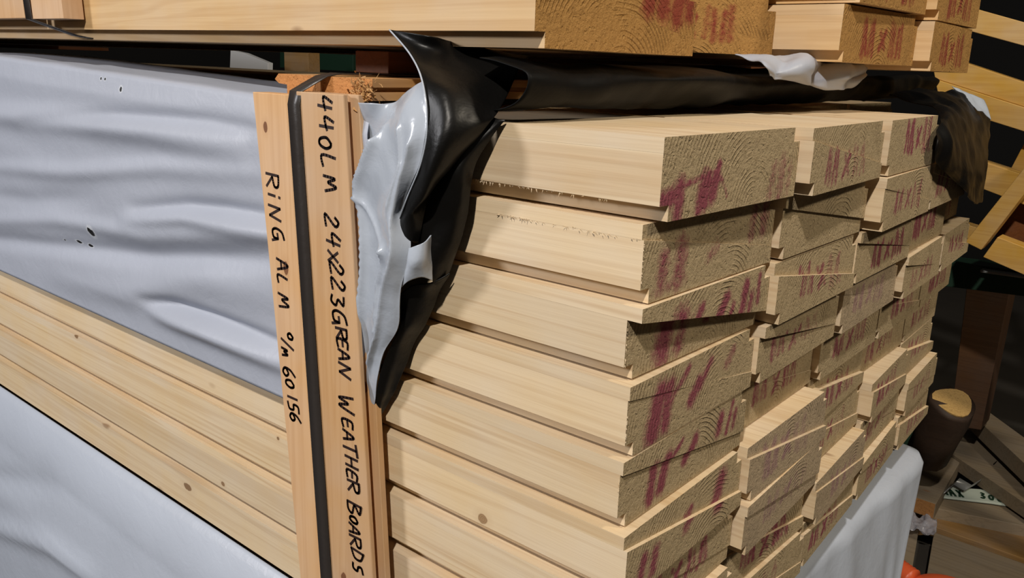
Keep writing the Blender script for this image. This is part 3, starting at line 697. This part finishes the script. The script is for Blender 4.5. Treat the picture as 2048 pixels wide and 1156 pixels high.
# loose splinters and fuzz along sawn edges of the boards are part of one shaving cluster
vs, fs = [], []; rng = random.Random(4)
def sliver(c, d, L, w):
    d = d.normalized(); s = d.orthogonal().normalized() * w; kk = d.cross(s).normalized() * w; b0 = len(vs)
    for t, q in ((0, 1), (.5, .9), (1, .2)):
        p = c + d * L * t + kk * (3 * t * t); vs.extend([p - s * q, p + s * q, p + kk * q])
    for a_ in (0, 3):
        for i in range(3): fs.append([b0 + a_ + i, b0 + a_ + (i + 1) % 3, b0 + a_ + 3 + (i + 1) % 3, b0 + a_ + 3 + i])
for k in range(46): sliver(Vector((-.05 - rng.random() ** .6 * .7, .004, -.1965)), Vector((rng.gauss(0, .7), -.5, -1)), rng.uniform(.006, .018), .0016)
for k in range(36): sliver(Vector((-.01 - rng.random() * .62, -.003, -.3135)), Vector((rng.gauss(0, 1), -1, rng.gauss(0, .5))), rng.uniform(.006, .014), .0018)
for k in range(60): sliver(Vector((.004, .02 + rng.random() * .95, -.47 - 0)), Vector((1, 0, 0)), .001, .0003)
for R_, e_ in ((2, 0), (3, -.04), (4, -.016), (5, -.03)):
    tz = .022 - .2835 * (R_ - 1)
    for k in range(16): sliver(Vector((e_ + .001, -.001, tz - .06 - rng.random() * .15)), Vector((.5, -1, rng.gauss(0, .5))), rng.uniform(.004, .009), .0014)
fz = link('wood_fuzz', vs, fs, M['pine']); tag(fz, 'pale wood fibres along the sawn edges of the corner boards', 'fibres', kind='stuff')

# ---------------------------------------------------------------- background to the right
def quad(name, px4, plane, val, ext, mat, label, cat, group=None, parent=None, bev=.0015):
    f = {'Y': atY, 'Z': atZ, 'X': atX}[plane]
    o = prism(name, [f(a, b_, val) for a, b_ in px4], Vector(ext), mat, parent, bev)
    if label: tag(o, label, cat, group)
    return o
YG = 'yellow shuttering timbers at the right'
quad('form_board', [(1925, 10), (2375, 136), (2375, 181), (1925, 58)], 'Y', 8.2, (0, .25, 0), M['yellow'], 'yellow timber board, topmost at the right edge', 'board', YG)
quad('form_board', [(1860, 102), (2375, 274), (2375, 318), (1870, 157)], 'Y', 8.2, (0, .25, 0), M['yellow'], 'yellow timber board, upper of the touching pair at the right edge', 'board', YG)
quad('form_board', [(1870, 158), (2375, 319), (2375, 366), (1880, 210)], 'Y', 8.16, (0, .25, 0), M['yellow'], 'yellow timber board, lower of the touching pair at the right edge', 'board', YG)
quad('form_board', [(1940, 315), (2375, 454), (2375, 535), (1940, 368)], 'Y', 8.2, (0, .25, 0), M['yellow'], 'short yellow board behind the slanting plank at the right', 'board', YG)
quad('form_post', [(2078, 230), (2110, 260), (2035, 370), (2015, 350)], 'Y', 8.5, (0, .3, 0), M['yellow'], 'upper slanting yellow timber at the far right edge', 'timber', YG)
quad('form_upright', [(2290, -60), (2345, -60), (2330, 1300), (2275, 1300)], 'Y', 8.5, (0, .3, 0), M['yellow'], 'tall yellow timber upright carrying the yellow boards', 'timber')
quad('slanting_plank', [(2085, 290), (2115, 302), (1962, 500), (1930, 484)], 'Y', 7.9, (0, .25, 0), M['yellow'], 'pale plank slanting down to the left against the yellow boards', 'plank')
quad('form_board', [(1930, 448), (1975, 462), (1965, 498), (1936, 486)], 'Y', 8.16, (0, .2, 0), M['yellow'], 'short yellow stub under the slanting plank', 'board', YG)
quad('plywood_sheet', [(2010, 395), (2100, 400), (2100, 560), (1985, 500)], 'Y', 8.6, (0, .3, 0), M['bearer'], 'dark brown plywood sheet behind the slanting plank', 'sheet')
quad('form_board', [(1995, 474), (2375, 618), (2375, 692), (1966, 514)], 'Y', 8.0, (0, .25, 0), M['yellow'], 'yellow timber board, lowest at the right above the green beam', 'board', YG)
gb = quad('rack_beam', [(1790, 508), (2420, 592), (2420, 640), (1790, 560)], 'Y', 9.3, (0, .4, 0), M['green'], 'green steel rack beam below the yellow boards', 'beam')
quad('rack_upright', [(1800, 515), (1835, 520), (1840, 900), (1805, 900)], 'Y', 9.35, (0, .3, 0), M['green'], None, None, parent=gb)
quad('beam_lip', [(1960, 540), (2120, 562), (2120, 567), (1960, 545)], 'Y', 9.15, (0, .15, 0), M['steel'], None, None, parent=gb)
quad('brown_post', [(1935, 560), (2022, 570), (1962, 860), (1900, 850)], 'Y', 10.6, (0, .5, 0), M['post'], 'dark brown timber post behind the log', 'post')
quad('rack_beam', [(560, 103), (706, 110), (706, 143), (560, 135)], 'Y', 11, (0, .4, 0), M['green'], 'green steel beam seen through the gap between the stacks', 'beam')
quad('wood_post', [(568, 102), (616, 105), (640, 1000), (590, 1000)], 'Y', 9, (0, .3, 0), M['oldwarm'], 'upright brown wood post seen through the gap between the stacks', 'post')
quad('white_board', [(461, 100), (488, 106), (536, 126), (500, 1150), (420, 1150)], 'Y', 8, (0, .12, 0), M['white'], 'white board end seen through the gap between the stacks', 'board')
# log
lc = atY(1905, 806, 8.6)
ax = Vector((-.25, .35, -.90)).normalized()
tube('log', [lc + ax * t for t in (0, .06, .22, 0.55, 1.0)], [.26, .27, .27, .26, .26], M['bark'], n=20)
lg = col.objects['log']; tag(lg, 'round log with a pale sawn end lying among the scrap timber', 'log')
for v_ in lg.data.vertices: v_.co += Vector((0, 0, .02 * noise.noise(v_.co * 22)))
a1 = ax.orthogonal().normalized(); a2 = ax.cross(a1)
prism('log_end', [lc - ax * .012 + (a1 * math.cos(t) + a2 * math.sin(t)) * (.225 + .02 * math.sin(3 * t)) for t in [2 * math.pi * k / 20 for k in range(20)]], ax * -.02, M['logend'], lg)
FG = 'scrap timber on the floor'
def scrap(px4, z, t, mat, label, name='scrap_plank'): return quad(name, px4, 'Z', z, (0, 0, -t), mat, label, 'plank', FG)
scrap([(1935, 820), (1962, 812), (2090, 905), (2090, 965)], -4.75, .25, M['oldgrey'], 'grey weathered plank sloping down right of the log')
scrap([(1880, 862), (1940, 858), (2100, 985), (2100, 1040), (1900, 905)], -5.1, .2, M['oldgrey'], 'dark grey wide plank below the plank beside the log')
sb = scrap([(1800, 985), (1835, 905), (1925, 915), (1872, 1008)], -5.15, .22, M['oldgrey'], 'short grey block with a brown sawn end behind the grey tarpaulin')
ev = [atZ(a_, b_, -5.15) for a_, b_ in ((1800, 984), (1871, 1008))]
prism('sawn_end', [ev[0] + Vector((0, -.02, 0)), ev[1] + Vector((0, -.02, 0)), ev[1] + Vector((0, -.02, -.2)), ev[0] + Vector((0, -.02, -.2))], Vector((0, .015, 0)), M['sawn'], sb)
scrap([(1858, 985), (2100, 1022), (2100, 1062), (1850, 1012)], -5.35, .2, M['oldgrey'], 'grey brown plank under the pale lettered strip')
scrap([(1790, 1010), (1858, 1012), (2110, 1070), (2110, 1140), (1860, 1050), (1790, 1052)], -5.5, .15, M['oldwarm'], 'warm brown plank in front of the grey brown plank')
scrap([(1780, 1062), (1838, 1058), (1818, 1175), (1755, 1175)], -5.55, .12, M['oldgrey'], 'short floor plank beside the clear film')
scrap([(1868, 1064), (2120, 1152), (2120, 1230), (1845, 1200)], -5.55, .12, M['oldgrey'], 'wide grey floor plank at the bottom right corner')
ls = quad('lettered_strip', [(1880, 972), (1960, 978), (2100, 1008), (2100, 1022), (1980, 1004), (1876, 992)], 'Z', -5.30, (0, 0, -.03), M['label'], 'pale green white strip printed with MAX 3000', 'strip')
def print_text(txt, p0, p1, hgt, z, parent):
    vs, fs = [], []
    A, B = atZ(*p0, z), atZ(*p1, z); d = (B - A); Lg = d.length; d.normalize(); u_ = Vector((-d.y, d.x, 0)); 
    w = .014; n = len(txt)
    for i, ch in enumerate(txt):
        if ch == ' ': continue
        for s in GL[ch]:
            pts = [Vector((a_, b_, 0)) for a_, b_ in s]
            if len(pts) > 2: k = (len(pts) - 1) * 4; pts = [catmull(pts, q / k) for q in range(k + 1)]
            q = [A + d * (Lg * (i + p.x * .9) / n) + u_ * (p.y * hgt) for p in pts]
            for j in range(len(q) - 1):
                e_ = (q[j + 1] - q[j]); 
                if e_.length < 1e-6: continue
                e_.normalize(); s_ = Vector((-e_.y, e_.x, 0)) * w; b0 = len(vs)
                vs.extend([q[j] - s_, q[j] + s_, q[j + 1] + s_, q[j + 1] - s_]); vs.extend([v_ + Vector((0, 0, .008)) for v_ in vs[b0:b0 + 4]])
                fs.extend([[b0 + 4, b0 + 5, b0 + 6, b0 + 7], [b0 + 3, b0 + 2, b0 + 1, b0]] + [[b0 + i2, b0 + (i2 + 1) % 4, b0 + 4 + (i2 + 1) % 4, b0 + 4 + i2] for i2 in range(4)])
    return link('printed_text', vs, fs, M['green'], parent)
GL['X'] = [[(0, 0), (.55, 1)], [(.05, 1), (.5, 0)]]
print_text('MAX', (1886, 990), (1936, 996), .20, -5.298, ls)
print_text('3000', (1962, 996), (2032, 1010), .17, -5.298, ls)
p = [atZ(a_, b_, -5.2) for a_, b_ in ((1890, 985), (1912, 962), (1936, 976), (1960, 962), (1985, 940))]
bs = ribbon('bent_strip', [p[0], p[1], p[2], p[3], p[4] + Vector((0, 0, .1))], [Vector((.3, 1, .3))] * 5, .17, M['steel'], th=.002); tag(bs, 'bent galvanised metal strip lying on the lettered strip', 'strip')
# crumpled clear film
cf = [[atZ(1800 + i * 12, 1028 + j * 10 + i * 3, -5.42) + Vector((0, 0, .10 * rng.random())) for i in range(7)] for j in range(4)]
fo = sheet('clear_film', cf, 40, 24, M['film'], amp=.05, fs_=9); tag(fo, 'crumpled clear plastic film on the floor planks', 'film')
# orange things at the bottom edge
oc = atZ(1808, 1150, -5.2)
vs, fs = [], []; hp = []
hd = Vector((.9, -.35, -.1)).normalized()
pts = [oc + hd * (k * .022 - .45) for k in range(26)]; rad = [.13 + (.012 if k % 2 else 0) for k in range(26)]
ho = tube('ribbed_hose', pts, rad, M['orange'], n=18); tag(ho, 'ribbed orange hose end at the bottom edge', 'hose')
bc = atZ(1902, 1186, -5.2); vs, fs = [], []
for i in range(13):
    th = math.pi / 2 * i / 12
    for j in range(28):
        ph = 2 * math.pi * j / 28; vs.append(bc + Vector((.48 * math.cos(ph) * math.cos(th), .36 * math.sin(ph) * math.cos(th), .32 * math.sin(th) - .18)))
fs = [[i * 28 + j, i * 28 + (j + 1) % 28, (i + 1) * 28 + (j + 1) % 28, (i + 1) * 28 + j] for i in range(12) for j in range(28)] + [list(range(28))[::-1]]
hd_ = fix(link('orange_dome', vs, fs, M['orange'], smooth=True)); tag(hd_, 'smooth orange plastic dome on the floor right of the hose', 'plastic cover')
